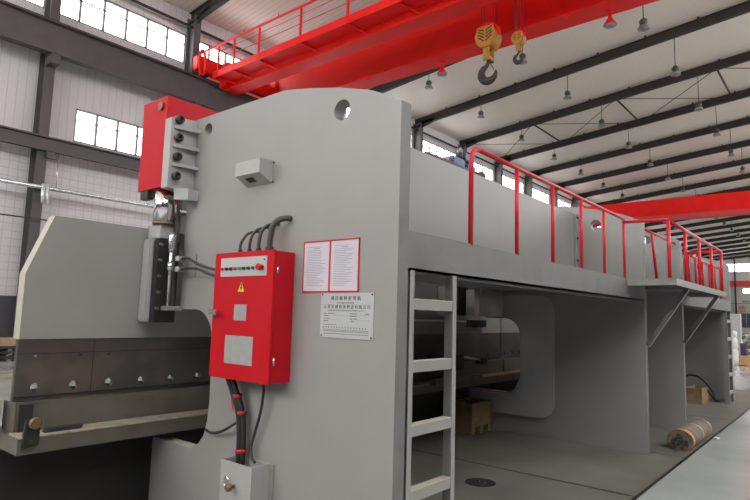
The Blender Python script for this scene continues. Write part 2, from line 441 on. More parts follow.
for k in range(0, 6):
    x = X0+BAY*k; obox(c, (x+.25, 22.12, 6.9), (x+.25, 22.12, 7.14), .3, .1, up=(0, 1, 0))
build('bracket', c, 'column', wg)
c = new(); tube(c, [(XB+.2, 22.0, 5.78), (XE-.2, 22.0, 5.78)], .075, 12)
wp = tag(build('wall_pipe', c, 'zinc'), 'shiny galvanised pipe running along the left wall below the girder', 'pipe')
for x in (8.2, 11.4, 14.6, 17.8, 21.0):
    c = new(); tube(c, [(x, 22.0, 5.74), (x, 22.08, 7.15)], .018, 6); build('hanger_rod', c, 'zinc', wp)
c = new()
for x in (7.9, 7.75): tube(c, [(x, 21.96, 5.9), (x, 21.95, 5.5), (x+.03, 21.95, 5.2)], .06, 8)
build('pipe_clamp', c, 'silver', wp)
c = new(); tube(c, [(XB+.2, 22.0, 4.62), (XE-.2, 22.0, 4.62)], .025, 8)
tag(build('wall_cable', c, 'rubber'), 'thin black cable stretched along the left wall under the shiny pipe', 'cable')

# high bay lamps under the rafters
def make_lamp(x, y, zl, label, group):
    zr = roofz(y)-.6
    t = empty('high_bay_lamp', (x, y, zl-.2)); tag(t, label, 'lamp', group)
    c = new(); lathe(c, [(.04, .30), (.10, .27), (.17, .18), (.17, .08), (.13, .05), (.13, 0), (.19, -.05)], (x, y, zl), 16); build('lamp_housing', c, 'lamp', t)
    c = new(); lathe(c, [(.19, -.05), (.25, -.18), (.24, -.20), (.0015, -.19)], (x, y, zl), 16); build('lamp_shade', c, 'lampglass', t)
    c = new(); tube(c, [(x, y, zl+.24), (x, y, zr+.1)], .02, 6); build('suspension_rod', c, 'rubber', t)
for r, (y, nm) in enumerate(((17.65, 'the row nearest the windows'), (12.0, 'the middle row'), (6.35, 'the row nearest the aisle'))):
    first = 3 if r < 2 else 3
    for k in range(first, NB):
        x = X0+BAY*k+.05
        zl = 14.5-(.1 if r == 2 and k > 4 else 0)
        if k <= 12: lab = 'small dark bell lamp on a rod, %s along %s' % (ORD[k-first], nm)
        else: lab = 'tiny far off bell lamp, %s along %s' % (ORD[k-first], nm)
        make_lamp(x, y, zl, lab, 'high bay lamps under the rafters')

# ------------------------------------------------------------------ overhead crane (near)
def girder(name, x0, x1, ya, yb, z0, z1, parent, mat='cranered'):
    c = new(); box(c, x0+.08, x1-.08, ya, yb, z0+.03, z1-.03); box(c, x0, x1, ya, yb, z0, z0+.035); box(c, x0, x1, ya, yb, z1-.035, z1)
    return build(name, c, mat, parent)
cr = tag(empty('overhead_crane', (16.3, 10, 11.6)), 'red double girder bridge crane with a railed walkway high above the near machine', 'crane')
YA, YB = -12.0, 21.6
girder('girder', 14.78, 15.50, YA, YB, 11.60, 12.72, cr)
girder('girder', 17.45, 18.40, YA, YB, 11.56, 13.3, cr)
c = new(); box(c, 13.4, 19.4, 21.7, 22.1, 12.18, 12.85, .03); box(c, 14.6, 15.7, 21.2, 21.75, 11.7, 12.8); box(c, 17.4, 18.5, 21.2, 21.75, 11.7, 12.9)
build('end_carriage', c, 'cranered', cr)
c = new()
for x in (13.9, 18.9): lathe(c, [(.22, -.08), (.22, .08)], (x, 21.92, 12.2), 18, 'y')
build('wheel', c, 'hook', cr)
c = new(); tube(c, smooth([(13.35, 21.4, 12.0), (13.3, 21.4, 12.6), (13.42, 21.4, 12.95), (13.6, 21.4, 12.6), (13.6, 21.4, 12.0), (13.4, 21.4, 11.85), (13.35, 21.4, 12.0)], 5), .06, 8)
build('cable_guide_loop', c, 'cranered', cr)
# walkway on the near side of the first girder
c = new(); box(c, 13.96, 14.78, YA, 21.3, 11.88, 11.93); box(c, 13.93, 13.97, YA, 21.3, 11.80, 12.10)
build('walkway', c, 'cranered', cr)
pys = [20.95, 19.82, 18.15, 15.65, 13.2, 10.9, 8.6, 6.3, 4.0]
for i, y in enumerate(pys):
    c = new(); obox(c, (13.95, y, 11.84), (14.82, y, 11.84), .06, .07); obox(c, (14.0, y, 11.82), (14.78, y-.25, 11.66), .05, .05)
    build('walkway_bracket', c, 'cranered', cr)
for y in pys:
    c = new(); obox(c, (13.95, y, 11.8), (13.95, y, 13.2), .07, .07, up=(1, 0, 0)); build('rail_post', c, 'cranered', cr)
c = new(); tube(c, [(13.95, 22.4, 13.28), (13.95, YA, 13.28)], .05, 8); build('handrail', c, 'cranered', cr)
for z in (12.95, 12.58):
    c = new(); tube(c, [(13.95, 21.6, z-.0), (13.95, YA, z)], .016, 6); build('mid_rail', c, 'cranered', cr)
c = new()
for y in (21.6, 19.2, 17.0, 14.0, 11.0): obox(c, (13.93, y, 13.28), (13.93, y-.05, 13.42), .02, .04)
build('rail_hook', c, 'cranered', cr)
# lugs below the second girder
for y in (15.3, 13.85, 12.9, 10.8, 9.5, 6.7, 4.9):
    c = new(); obox(c, (17.7, y, 11.63), (17.5, y-.05, 11.48), .12, .03); build('lug', c, 'cranered', cr)
# trolley riding on the girders
c = new(); box(c, 14.9, 18.2, 7.2, 10.2, 13.32, 13.6); box(c, 15.4, 17.6, 7.8, 9.8, 13.6, 14.3, .05)
for x in (15.1, 17.9): box(c, x-.1, x+.1, 7.2, 10.2, 12.74 if x < 16 else 13.3, 13.34)
build('trolley', c, 'cranered', cr)
# lights under the crane
for y, nm in ((11.85, 'left'), (5.48, 'right')):
    t = tag(empty('crane_lamp', (18.0, y, 10.9)), 'red conical lamp fixed under the crane girder, %s of the two' % ('left one' if nm == 'left' else 'right one'), 'lamp', 'lamps below the crane girder')
    c = new(); lathe(c, [(.02, .5), (.05, .48), (.06, .25), (.20, .02), (.21, 0), (.19, 0), (.05, .2)], (18.0, y, 11.02), 18); build('lamp_shade', c, 'tape' if False else 'cranered', t)
    c = new(); lathe(c, [(.19, .0), (.17, -.05), (.03, -.07)], (18.0, y, 11.02), 18); build('lamp_lens', c, 'lampglass', t)
    c = new(); obox(c, (18.0, y-.18, 11.58), (18.0, y, 11.45), .04, .03); obox(c, (18.0, y+.18, 11.58), (18.0, y, 11.45), .04, .03); obox(c, (18, y, 11.3), (18, y, 11.62), .05, .05, up=(1, 0, 0)); build('bracket', c, 'cranered', t)

def hook_block(x, y, zc, s, label):
    """crane hook block: sheave box with striped cheek plates, yoke and forged hook; zc is the sheave centre, s its size"""
    t = tag(empty('crane_hook_block', (x, y, zc-2.6*s)), label, 'crane hook')
    c = new(); lathe(c, [(s*.70, -.50*s), (s*.78, -.46*s), (s*.78, .46*s), (s*.70, .50*s)], (x, y, zc), 28, 'x')
    build('sheave_housing', c, 'yellow', t)
    c = new()
    plate(c, [[(y-.60*s, zc+.70*s), (y+.60*s, zc+.70*s), (y+.80*s, zc+.05*s), (y+.35*s, zc-.75*s), (y-.35*s, zc-.75*s), (y-.80*s, zc+.05*s)]], 'yz', x-.56*s, x-.50*s)
    build('cheek_plate', c, 'yellow', t); c = new()
    plate(c, [[(y-.60*s, zc+.70*s), (y+.60*s, zc+.70*s), (y+.80*s, zc+.05*s), (y+.35*s, zc-.75*s), (y-.35*s, zc-.75*s), (y-.80*s, zc+.05*s)]], 'yz', x+.50*s, x+.56*s)
    build('cheek_plate', c, 'yellow', t); ck = t.children[1]
    c = new()
    for i in range(4):   # slanted stripes running to the plate's lower corner
        for sg in (-1, 1): obox(c, (x-.565*s, y+sg*(.06+.0*i)*s, zc+(-.35+.24*i)*s), (x-.565*s, y+sg*.52*s, zc+(-.02+.20*i)*s), .02*s, .085*s)
    build('warning_stripes', c, 'black', ck)
    c = new(); lathe(c, [(s*.74, -.34*s), (s*.82, -.24*s), (s*.82, .24*s), (s*.74, .34*s)], (x, y, zc+.34*s), 28, 'x'); build('sheave', c, 'cranered', t)
    c = new()
    for sg in (-1, 1): box(c, x+sg*.34*s-.06*s, x+sg*.34*s+.06*s, y-.22*s, y+.22*s, zc-1.65*s, zc-.6*s)
    box(c, x-.42*s, x+.42*s, y-.2*s, y+.2*s, zc-1.55*s, zc-1.3*s, .02*s)
    build('yoke', c, 'yellow', t)
    # forged hook, opening towards -Y
    c = new(); z0 = zc-1.6*s; R = .56*s; cz = z0-.88*s
    path = [(x, y, z0+.15*s), (x, y+.02*s, z0-.15*s), (x, y+.20*s, z0-.38*s)]
    for a in range(50, -181, -21) if False else []: pass
    for i in range(12):
        a = math.radians(40+i*22); path.append((x, y+R*math.cos(PI/2-a)*1.0 if False else y+R*math.sin(a), cz+R*math.cos(a)))
    rr = [.13*s, .13*s, .15*s]+[.20*s, .23*s, .26*s, .28*s, .29*s, .29*s, .28*s, .26*s, .22*s, .18*s, .13*s, .05*s]
    tube(c, path, rr, 12); build('hook', c, 'hook', t)
    c = new(); tube(c, [(x-.02, y-.08*s, z0-.1*s), (x-.02, y-.42*s, z0-.72*s)], .03*s, 6); build('safety_latch', c, 'hook', t)
    for dx in (-.28, -.1, .1, .28):
        c = new(); tube(c, [(x+dx*s, y-.5*s if dx in (-.28, .1) else y+.5*s, zc+.6*s), (x+dx*s, y-.5*s if dx in (-.28, .1) else y+.5*s, 13.3)], .013, 5); build('wire_rope', c, 'hook', t)
    return t
hook_block(16.5, 9.0, 11.0, .49, 'large yellow crane hook block with black hook hanging below the red girders')
hook_block(16.5, 7.9, 10.66, .26, 'small yellow crane hook block hanging to the right of the large one')

# far crane
fc = tag(empty('overhead_crane', (60.8, 5, 11.56)), 'plain red bridge crane girder spanning the hall far behind the machines', 'crane')
c = new(); box(c, 60.0, 61.0, -12, 21.6, 11.98, 13.6); build('girder', c, 'cranered', fc)
c = new(); box(c, 59.9, 61.1, -12, 21.6, 11.56, 11.98); build('lower_flange', c, 'banner', fc)
c = new(); box(c, 58, 63, 21.7, 22.1, 12.1, 12.8, .03); build('end_carriage', c, 'cranered', fc)

# ------------------------------------------------------------------ press brakes
def arc(cx, cy, r, a0, a1, n=8): return [(cx+r*math.cos(math.radians(a0+(a1-a0)*i/n)), cy+r*math.sin(math.radians(a0+(a1-a0)*i/n))) for i in range(n+1)]
def frame_profile(d):
    """side frame outline in (y, z); d deepens the throat"""
    return ([(1.98, 0.0), (1.98, 2.865), (2.05, 2.905), (2.229, 2.985), (2.488, 3.062), (2.772, 3.125), (2.95, 3.158), (3.04, 3.172), (4.20, 3.175), (4.20, 1.60)]
         + arc(3.97-d, 1.37, .23, 90, 180, 8) + [(3.73-d, 1.2), (3.72-d, .93), (3.735-d, .78)] + [(3.77-d, .665), (3.83-d, .60), (3.94-d, .55), (4.48, .55), (4.48, 0)])
def press(dx, label, near, L=5.17):
    t = tag(empty('press_brake', (5.16+dx, 3.1, 0)), label, 'press brake', 'tandem press brakes')
    xa, xb = 2.58+dx, 2.58+dx+L
    for x in (xa, xb-.1):
        c = new(); plate(c, [frame_profile(0 if x == xa else .09), (circ(2.462, 2.905, .070) if x == xa else circ(2.562, 2.865, .070)), circ(3.955, 3.06, .052)], 'yz', x, x+.1); sf = build('side_frame', c, ['grey', 'grey_dark', 'cream'], t)
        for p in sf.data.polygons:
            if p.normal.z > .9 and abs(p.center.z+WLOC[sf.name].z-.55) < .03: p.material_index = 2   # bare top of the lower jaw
            if p.normal.y < -.9 and abs(p.center.y+WLOC[sf.name].y-1.98) < .02: p.material_index = 1   # darker grey on the rear edge
    # stiffening plates round the throats
    D = ([(4.15, 1.93), (3.36, 1.93)] + arc(3.35, 1.72, .21, 90, 180, 6) + arc(3.35, .47, .21, 180, 270, 6) + [(4.40, .26), (4.40, .53), (3.85, .53), (3.72, .58), (3.62, .78), (3.61, 1.37)] + arc(3.86, 1.37, .25, 180, 90, 6) + [(4.15, 1.62)])
    for x0, x1 in ((xb-.16, xb-.1),):
        c = new(); plate(c, [D], 'yz', x0, x1); build('throat_stiffener', c, 'offwhite', t)
    # top tank between the frames
    c = new(); box(c, xa+.1, xb-.1, 2.83, 4.05, 2.0, 3.03); build('oil_tank', c, 'grey', t)
    c = new(); box(c, xb-.18, xb-.1, 2.80, 2.83, 2.1, 3.03); fl = build('tank_flange', c, 'grey', t)
    for z in (2.98, 2.70, 2.40):
        c = new(); lathe(c, [(.014, 0), (.014, -.025)], (xb-.14, 2.80, z), 10, 'y'); build('bolt', c, 'black', fl)
    # walkway beam and deck at the back
    c = new(); box(c, xa+.1, xb-.1, 1.98, 2.0, 1.865, 2.10); box(c, xa+.1, xb-.1, 1.98, 2.08, 1.865, 1.88); build('walkway_beam', c, 'grey_dark', t)
    c = new(); box(c, xa+.1, xb-.1, 2.0, 2.83, 2.055, 2.095); build('walkway_deck', c, 'grey_dark', t)
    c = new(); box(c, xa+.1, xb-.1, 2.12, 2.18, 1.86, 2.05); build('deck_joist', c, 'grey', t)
    # ram with its upper punch holder, bed with table
    ra, rb_ = xa-1.07, xb+.85
    c = new(); plate(c, [[(ra+.16, 2.255), (ra, 1.82), (ra, 1.36), (rb_, 1.36), (rb_, 1.82), (rb_-.16, 2.255)]], 'xz', 4.45, 4.56)
    c.faces.ensure_lookup_table()
    r = build('ram', c, ['grey', 'cream'], t)
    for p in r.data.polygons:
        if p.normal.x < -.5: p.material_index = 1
    holes = [circ(ra+.134+.263*i, 1.022, (.032 if i < 3 else .028), 14) for i in range(int((rb_-ra)/.263))]
    c = new(); plate(c, [[(ra+.0, 1.36), (rb_, 1.36), (rb_, .935), (ra+.0, .935)]]+holes, 'xz', 4.46, 4.505)
    pu = build('punch_holder', c, 'steel', t)
    if near:
        c = new(); box(c, ra, rb_, 4.456, 4.46, 1.256, 1.260); box(c, ra, rb_, 4.45, 4.46, .958, .966)
        box(c, ra+.52, ra+.524, 4.456, 4.46, .94, 1.36); build('seam', c, 'bedblack', pu)
        for x in (1.628, 1.937, 2.148):
            c = new(); lathe(c, [(.011, 0), (.011, -.008)], (x, 4.46, 1.24), 10, 'y'); build('bolt', c, 'zinc' if x < 1.7 else 'black', pu)
        for i in range(14):
            x = ra+.134+.263*i; c = new(); box(c, x-.009, x+.009, 4.456, 4.50, .99, 1.012); build('pin', c, 'black', pu)
    c = new(); box(c, ra, rb_, 4.40, 4.62, .735, .932); build('die_block', c, 'table', t)
    c = new(); box(c, ra-.03, rb_, 4.22, 4.75, .62, .726); build('bed_table', c, 'table', t)
    c = new(); box(c, ra-.02, rb_, 4.21, 4.41, .726, .736); build('table_ledge', c, 'ledge', t)
    c = new(); box(c, ra, rb_, 4.60, 4.72, 0, .62); bd = build('bed', c, ['bedblack', 'grey'], t)
    # slide guides on the ram near both frames
    for gx, sg in ((xa-.03, 1), (xb-.42, -1))[:2 if near else 0]:
        if sg == 1: wx0, wx1, bx0, bx1 = gx-.195, gx-.14, gx-.165, gx+.02
        else: wx0, wx1, bx0, bx1 = gx-.60, gx-.46, gx-.47, gx-.10
        c = new(); box(c, wx0, wx1+.1, 4.33, 4.45, 1.49 if sg == 1 else 1.60, 2.16 if sg == 1 else 2.02, .01); g = build('guide_block', c, 'offwhite', t)
        c = new(); box(c, bx0, bx1, 4.25, 4.33, 1.49 if sg == 1 else 1.62, 2.15 if sg == 1 else 2.02, .006); build('guide_rail', c, 'black', g)
        c = new()
        c.free()
        for i in range(5): z = 1.60+i*.128; c = new(); lathe(c, [(.013, 0), (.013, -.03)], (bx0+.012, 4.25, z), 8, 'y'); build('guide_screw', c, 'brass', g)
    # cylinder heads above the ram, bolted to a ribbed flange on each frame
    for sgn, x in ((-1, xa), (1, xb)):
        X = lambda d: x+sgn*d
        def bx(c, d0, d1, *r, **k): a, b2 = sorted((X(d0), X(d1))); box(c, a, b2, *r, **k)
        c = new(); plate(c, [[(x, 3.16), (X(.10), 3.15), (X(.18), 3.16), (X(.235), 3.13), (X(.235), 2.56), (x, 2.54)]], 'xz', 4.12, 4.21)
        f = build('cylinder_flange', c, 'offwhite', t)
        for z in (3.06, 2.905, 2.75):
            c = new(); plate(c, [[(x, 4.065), (X(.21), 4.105), (X(.21), 4.12), (x, 4.12)]], 'xy', z-.014, z+.014); build('rib', c, 'offwhite', f)
        c = new(); plate(c, [[(x, 4.04), (X(.10), 4.03), (X(.17), 4.12), (x, 4.12)]], 'xy', 2.47, 2.56); build('stop_block', c, 'offwhite', f)
        for z in (3.121, 2.971, 2.815, 2.657):
            c = new(); lathe(c, [(.030, 0), (.034, -.012), (.034, -.045), (.028, -.052), (.016, -.052), (.016, -.03), (.001, -.03)], (X(.175), 4.12, z), 14, 'y'); build('bolt', c, 'hook', f)
        c = new(); bx(c, .225, -.45, 4.215, 4.60, 2.575, 3.34, bev=.004); cy = build('cylinder_head', c, 'red', t)
        c = new(); lathe(c, [(.028, 0), (.034, -.008*1), (.034, -.02)] if sgn < 0 else [(.028, 0), (.034, .008), (.034, .02)], (X(.225), 4.30, 3.26), 18, 'x'); build('eye_plug', c, 'brass', cy)
        c = new(); bx(c, .22, .16, 4.44, 4.56, 2.50, 2.575, bev=.006); bx(c, .19, .15, 4.40, 4.45, 2.52, 2.575); build('gland', c, 'hook', cy)
        c = new(); lathe(c, [(.088, 2.30), (.088, 2.575)], (X(.13), 4.31, 0), 32); build('piston_rod', c, 'chrome', t)
        c = new(); lathe(c, [(.090, 2.28), (.090, 2.30)], (X(.13), 4.31, 0), 32); build('rod_seal', c, 'brass', t)
        c = new(); bx(c, .185, .07, 4.26, 4.46, 2.165, 2.28, bev=.005); build('rod_seat', c, 'offwhite', t)
    return t

p1 = press(0, 'near grey press brake with the red control cabinet on its side frame', True)
p2 = press(7.14, 'far grey press brake standing behind the near one under the railed platform', False, 4.62)

# things fitted around the near frame front edge
sc_ = tag(empty('linear_scale', (2.5, 4.2, 1.6)), 'slim steel measuring scale rod beside the black slide guide of the near machine', 'measuring scale')
c = new(); tube(c, [(2.445, 4.16, 1.62), (2.445, 4.16, 2.20)], .014, 10); build('rod', c, 'zinc', sc_)
c = new(); lathe(c, [(.024, 1.90), (.024, 1.97)], (2.445, 4.16, 0), 12); build('collar', c, 'zinc', sc_); c = new(); lathe(c, [(.02, 2.05), (.026, 2.07), (.026, 2.18), (.018, 2.2)], (2.445, 4.16, 0), 12); build('collar', c, 'zinc', sc_)
c = new(); box(c, 2.40, 2.56, 4.14, 4.18, 1.585, 1.62); build('foot_bracket', c, 'zinc', sc_)
c = new(); box(c, 2.50, 2.515, 4.19, 4.215, 1.6, 2.44); build('hose_strip', c, 'duct', sc_)
ls = tag(empty('limit_switch', (2.53, 4.07, 1.9)), 'pair of small white switches on a bracket feeding two black hoses', 'switch')
for z in (2.0, 1.915):
    c = new(); box(c, 2.47, 2.53, 4.08, 4.14, z-.02, z+.02, .004); build('switch_body', c, 'offwhite', ls)
    c = new(); lathe(c, [(.012, 0), (.012, -.03)], (2.5, 4.08, z), 8, 'y'); build('connector', c, 'black', ls)
c = new(); box(c, 2.565, 2.58, 4.0, 4.14, 1.86, 2.04); build('bracket', c, 'grey', ls)
for nm, pts in (('upper', [(2.5, 4.05, 2.0), (2.46, 3.95, 2.0), (2.46, 3.80, 1.945), (2.49, 3.66, 1.905), (2.52, 3.45, 1.87)]), ('lower', [(2.5, 4.05, 1.915), (2.46, 3.95, 1.915), (2.46, 3.80, 1.905), (2.49, 3.66, 1.86), (2.52, 3.45, 1.82)])):
    c = new(); tube(c, smooth(pts, 6), .011, 8); tag(build('control_hose', c, 'rubber'), '%s black hose from the white switches to the red cabinet' % nm, 'hose', 'hoses into the side of the red cabinet')

# ------------------------------------------------------------------ control cabinet
XC = 2.395
cb = tag(empty('control_cabinet', (2.49, 3.16, 1.14)), 'red electrical control cabinet with a row of push buttons on the near side frame', 'control cabinet')
c = new(); box(c, XC+.02, 2.58, 2.845, 3.475, 1.145, 1.995, .004); build('cabinet_body', c, 'red', cb)
c = new(); box(c, XC, XC+.018, 2.84, 3.48, 1.14, 2.0, .003); dr = build('door', c, 'red', cb)
c = new(); box(c, XC-.04, XC, 3.44, 3.462, 1.57, 1.60); box(c, XC-.05, XC-.034, 3.37, 3.47, 1.567, 1.602, .004); build('handle', c, 'chrome', dr)
for z in (1.865, 1.283):
    c = new(); tube(c, [(2.425, 2.835, z-.02), (2.425, 2.835, z+.025)], .007, 8); build('hinge', c, 'zinc', dr)
c = new(); box(c, XC-.004, XC, 2.908, 3.405, 1.833, 1.962); pn = build('button_panel', c, 'plate', cb)
cols = ['railred', 'black', 'black', 'railred', 'green', 'black', 'black', 'black', 'black']
for i, m_ in enumerate(cols):
    y = 3.378-.0485*i; c = new(); lathe(c, [(.011, 0), (.012, -.008), (.009, -.018)], (XC-.004, y, 1.885), 12, 'x')
    b_ = build('push_button', c, m_, pn)
    if m_ == 'railred': b_['label'] = 'red push button'
    if m_ == 'green': b_['label'] = 'green push button'
c = new(); lathe(c, [(.016, 0), (.014, -.02), (.023, -.025), (.023, -.036), (.017, -.042)], (XC-.004, 2.952, 1.888), 16, 'x'); build('emergency_stop_button', c, 'railred', pn)
c = new(); lathe(c, [(.006, 0), (.006, -.006)], (XC-.004, 2.93, 1.938), 10, 'x'); build('indicator_lamp', c, 'violet', pn)
for i in range(9): 
    c = new(); box(c, XC-.0045, XC-.004, 3.372-.0447*i, 3.388-.0447*i, 1.915, 1.919); build('caption', c, 'faint', pn)
c = new(); plate(c, [[(3.205, 1.725), (3.165, 1.803), (3.125, 1.725)]], 'yz', XC-.0015, XC); ws = build('warning_sign', c, 'yel', cb)
c = new(); box(c, XC-.0025, XC-.0015, 3.160, 3.170, 1.755, 1.785); box(c, XC-.0025, XC-.0015, 3.160, 3.170, 1.739, 1.747)
plate(c, [[(3.178, 1.757), (3.165, 1.742), (3.152, 1.757)]], 'yz', XC-.0025, XC-.0015)
for (ya, za), (yb, zb) in (((3.205, 1.725), (3.165, 1.803)), ((3.165, 1.803), (3.125, 1.725)), ((3.125, 1.725), (3.205, 1.725))): obox(c, (XC-.002, ya, za), (XC-.002, yb, zb), .001, .004)
build('lightning_symbol', c, 'black', ws)
c = new(); box(c, XC-.002, XC, 3.097, 3.23, 1.535, 1.642); lb = build('small_label_plate', c, 'label', cb)
c = new()
for i in range(6): box(c, XC-.0026, XC-.002, 3.11, 3.215-.02*(i % 3), 1.626-i*.015, 1.629-i*.015)
build('print_lines', c, 'faint', lb)
c = new(); box(c, XC-.002, XC, 3.014, 3.312, 1.245, 1.432); lb = build('large_label_plate', c, 'label', cb)
c = new()
for i in range(11): box(c, XC-.0026, XC-.002, 3.25, 3.30, 1.415-i*.014, 1.417-i*.014)
for (ya, za), (yb, zb) in (((3.22, 1.40), (3.04, 1.28)), ((3.235, 1.26), (3.235, 1.42)), ((3.235, 1.26), (3.03, 1.26)), ((3.2, 1.41), (3.10, 1.36))): obox(c, (XC-.0023, ya, za), (XC-.0023, yb, zb), .0006, .005)
build('tonnage_chart', c, 'faint', lb)
for (ya, ze, r, i) in ((3.325, 2.150, .0105, 0), (3.222, 2.172, .0105, 1), (3.122, 2.19, .013, 2), (3.005, 2.22, .021, 3)):
    pts = [(2.49, ya, 1.99), (2.487, ya-.002, 2.06), (2.49, ya-.02, ze-.05), (2.51, ya-.05, ze-.005), (2.55, ya-.085, ze+.012), (2.60, ya-.10, ze+.012)]
    c = new(); tube(c, smooth(pts, 6), r, 10); h = build('cable_conduit', c, 'duct'); tag(h, '%s dark flexible conduit curving from the red cabinet top into the frame' % ('leftmost', 'second from left', 'third from left', 'thickest rightmost')[i], 'conduit', 'conduits above the red cabinet')
    c = new(); lathe(c, [(r*1.5, 1.995), (r*1.5, 2.02), (r*1.25, 2.035)], (2.49, ya, 0), 10); build('gland', c, 'black', h)

# cables below the cabinet
bd = tag(empty('cable_bundle', (2.52, 3.25, .45)), 'thick bundle of black cables bound with red tape below the red cabinet', 'cable bundle')
for i, (dy, dx_) in enumerate(((-.018, 0), (.0, -.018), (.018, .004), (.002, .018))):
    c = new(); tube(c, smooth([(2.48+dx_, 3.36+dy*.8, 1.15), (2.50+dx_, 3.33+dy, 1.06), (2.515+dx_, 3.27+dy, .93), (2.52+dx_, 3.245+dy, .80), (2.52+dx_, 3.24+dy, .62), (2.52+dx_, 3.24+dy, .45)], 6), .019, 8); build('cable', c, 'rubber', bd)
for (y, z) in ((3.303, 1.015), (3.262, .905), (3.24, .655)):
    c = new(); lathe(c, [(.038, -.012), (.039, 0), (.038, .012)], (2.52 if z < 1 else 2.512, y, z), 14); build('red_tape', c, 'tape', bd)
c = new(); obox(c, (2.475, 3.315, 1.0), (2.475, 3.285, .92), .004, .012); build('red_tape', c, 'tape', bd)
c = new(); tube(c, smooth([(2.52, 3.06, 1.15), (2.53, 3.045, 1.09), (2.53, 3.06, .95), (2.54, 3.12, .80), (2.54, 3.155, .70), (2.53, 3.135, .63), (2.53, 3.095, .60)], 6), .010, 8)
tag(build('loose_cable', c, 'rubber'), 'single thin black cable hanging loose right of the taped bundle', 'cable')
c = new(); tube(c, smooth([(2.535, 3.22, .91), (2.53, 3.30, .84), (2.52, 3.43, .765), (2.53, 3.55, .725), (2.55, 3.66, .712), (2.56, 3.715, .72)], 6), .010, 8)
tag(build('side_cable', c, 'rubber'), 'thin dark cable looping from the taped bundle to the throat edge', 'cable')

# lower junction box
jb = tag(empty('junction_box', (2.5, 3.16, .12)), 'open topped light grey metal box receiving the cable bundle near the floor', 'junction box')
c = new(); x0, x1, y0, y1, z0, z1 = 2.423, 2.58, 2.995, 3.318, .12, .604; th = .006
box(c, x0, x0+th, y0, y1, z0, z1); box(c, x1-th, x1, y0, y1, z0, z1); box(c, x0+th, x1-th, y0, y0+th, z0, z1); box(c, x0+th, x1-th, y1-th, y1, z0, z1); box(c, x0+th, x1-th, y0+th, y1-th, z0, z0+th)
box(c, x0+th, x1-th, y0+th, y1-th, .40, .405)
build('box_body', c, 'offwhite', jb)
c = new(); box(c, 2.566, 2.58, 2.955, 2.995, z0, z1); lathe(c, [(.008, 0), (.008, -.006)], (2.566, 2.975, .585), 8, 'x'); build('mounting_flange', c, 'grey', jb)
c = new()
r_ = []
for i in range(17): a = 2*PI*i/16; r_.append((2.408, 3.232+.024*math.sin(a), .475+.033*math.cos(a)))
tube(c, r_, .006, 6, False); build('key_ring', c, 'chrome', jb)
c = new(); box(c, 2.400, 2.414, 3.215, 3.243, .425, .452, .004); build('key', c, 'blue', jb)
c = new(); lathe(c, [(.012, 0), (.012, -.03), (.026, -.034), (.024, -.058), (.015, -.062)], (2.423, 3.165, .458), 16, 'x'); build('knob', c, 'brass', jb)

# small sloping grey box on the frame
c = new(); Y0, Y1 = 3.122, 3.395
sec = [(2.58, 2.505), (2.58, 2.668), (2.46, 2.665), (2.46, 2.565)]
va = [c.verts.new((x, Y0, z)) for x, z in sec]; vb = [c.verts.new((x, Y1, z)) for x, z in sec]
c.faces.new(va); c.faces.new(vb[::-1])
for i in range(4): c.faces.new((va[i], va[(i+1) % 4], vb[(i+1) % 4], vb[i]))
db = tag(build('display_box', c, 'offwhite'), 'small grey box with a sloping underside and dark slot high on the side frame', 'box')
c = new(); n = Vector((-.06, 0, -.12)).normalized()
def slope(t_, y): return (2.46+(.12)*t_-.0015, y, 2.565-.06*t_-.003)
v = [c.verts.new(slope(a, y)) for a, y in ((.25, 3.235), (.25, 3.315), (.62, 3.315), (.62, 3.235))]; c.faces.new(v)
r = bmesh.ops.extrude_face_region(c, geom=c.faces[:]); 
for e in r['geom']:
    if isinstance(e, bmesh.types.BMVert): e.co += Vector((-.001, 0, -.002))
build('display_window', c, 'black', db)
for z in (2.655, 2.515):
    c = new(); lathe(c, [(.006, 0), (.006, -.012)], (2.58, 3.108, z), 8, 'x'); build('screw', c, 'hook', db)

# notices and nameplate
nt_ = tag(empty('notice_frame', (2.578, 2.51, 1.73)), 'pair of printed white sheets mounted in a thin red frame', 'notice')
ZT = lambda y: 2.062; ZBm = 1.730
for (y0, y1) in ((2.515, 2.757), (2.27, 2.515)):
    c = new(); w = .009
    x0, x1 = 2.572, 2.58
    box(c, x0, x1, y0, y1, ZBm, ZBm+w); box(c, x0, x1, y0, y1, 2.062-w, 2.062); box(c, x0, x1, y0, y0+w*.7, ZBm, 2.062); box(c, x0, x1, y1-w*.7, y1, ZBm, 2.062)
    fr = build('red_frame', c, 'railred', nt_)
    c = new(); box(c, 2.575, 2.579, y0+.006, y1-.006, ZBm+.008, 2.054); sh = build('printed_sheet', c, 'paper', nt_)
    c = new(); rnd = random.Random(int(y0*100))
    for i in range(24):
        z = 2.02-i*.0108
        if i == 1: box(c, 2.5743, 2.575, (y0+y1)/2-.03, (y0+y1)/2+.03, z, z+.005); continue
        L = .17*rnd.uniform(.55, 1); box(c, 2.5743, 2.575, y1-.035-L, y1-.035, z, z+.0035)
    build('print_lines', c, 'faint', sh)
np_ = tag(empty('nameplate', (2.578, 2.362, 1.45)), 'white machine nameplate engraved with rows of Chinese characters below the notices', 'nameplate')
c = new(); box(c, 2.574, 2.58, 2.145, 2.58, 1.451, 1.727); pl = build('plate', c, 'plate', np_)
for y in (2.158, 2.567):
    for z in (1.462, 1.716):
        c = new(); lathe(c, [(.006, 0), (.005, -.003)], (2.574, y, z), 8, 'x'); build('rivet', c, 'hook', np_)
text('title_characters', '液 压 板 料 折 弯 机', .0285, (2.5735, 2.37, 1.692), None, 'ink', np_, bold=.0002)
text('maker_characters', '江 苏 华 威 机 床 制 造 有 限 公 司', .0255, (2.5735, 2.362, 1.640), None, 'ink', np_)
text('title_translation', 'HYDRAULIC PRESS BRAKE', .0125, (2.5735, 2.37, 1.665), None, 'midprint', np_)
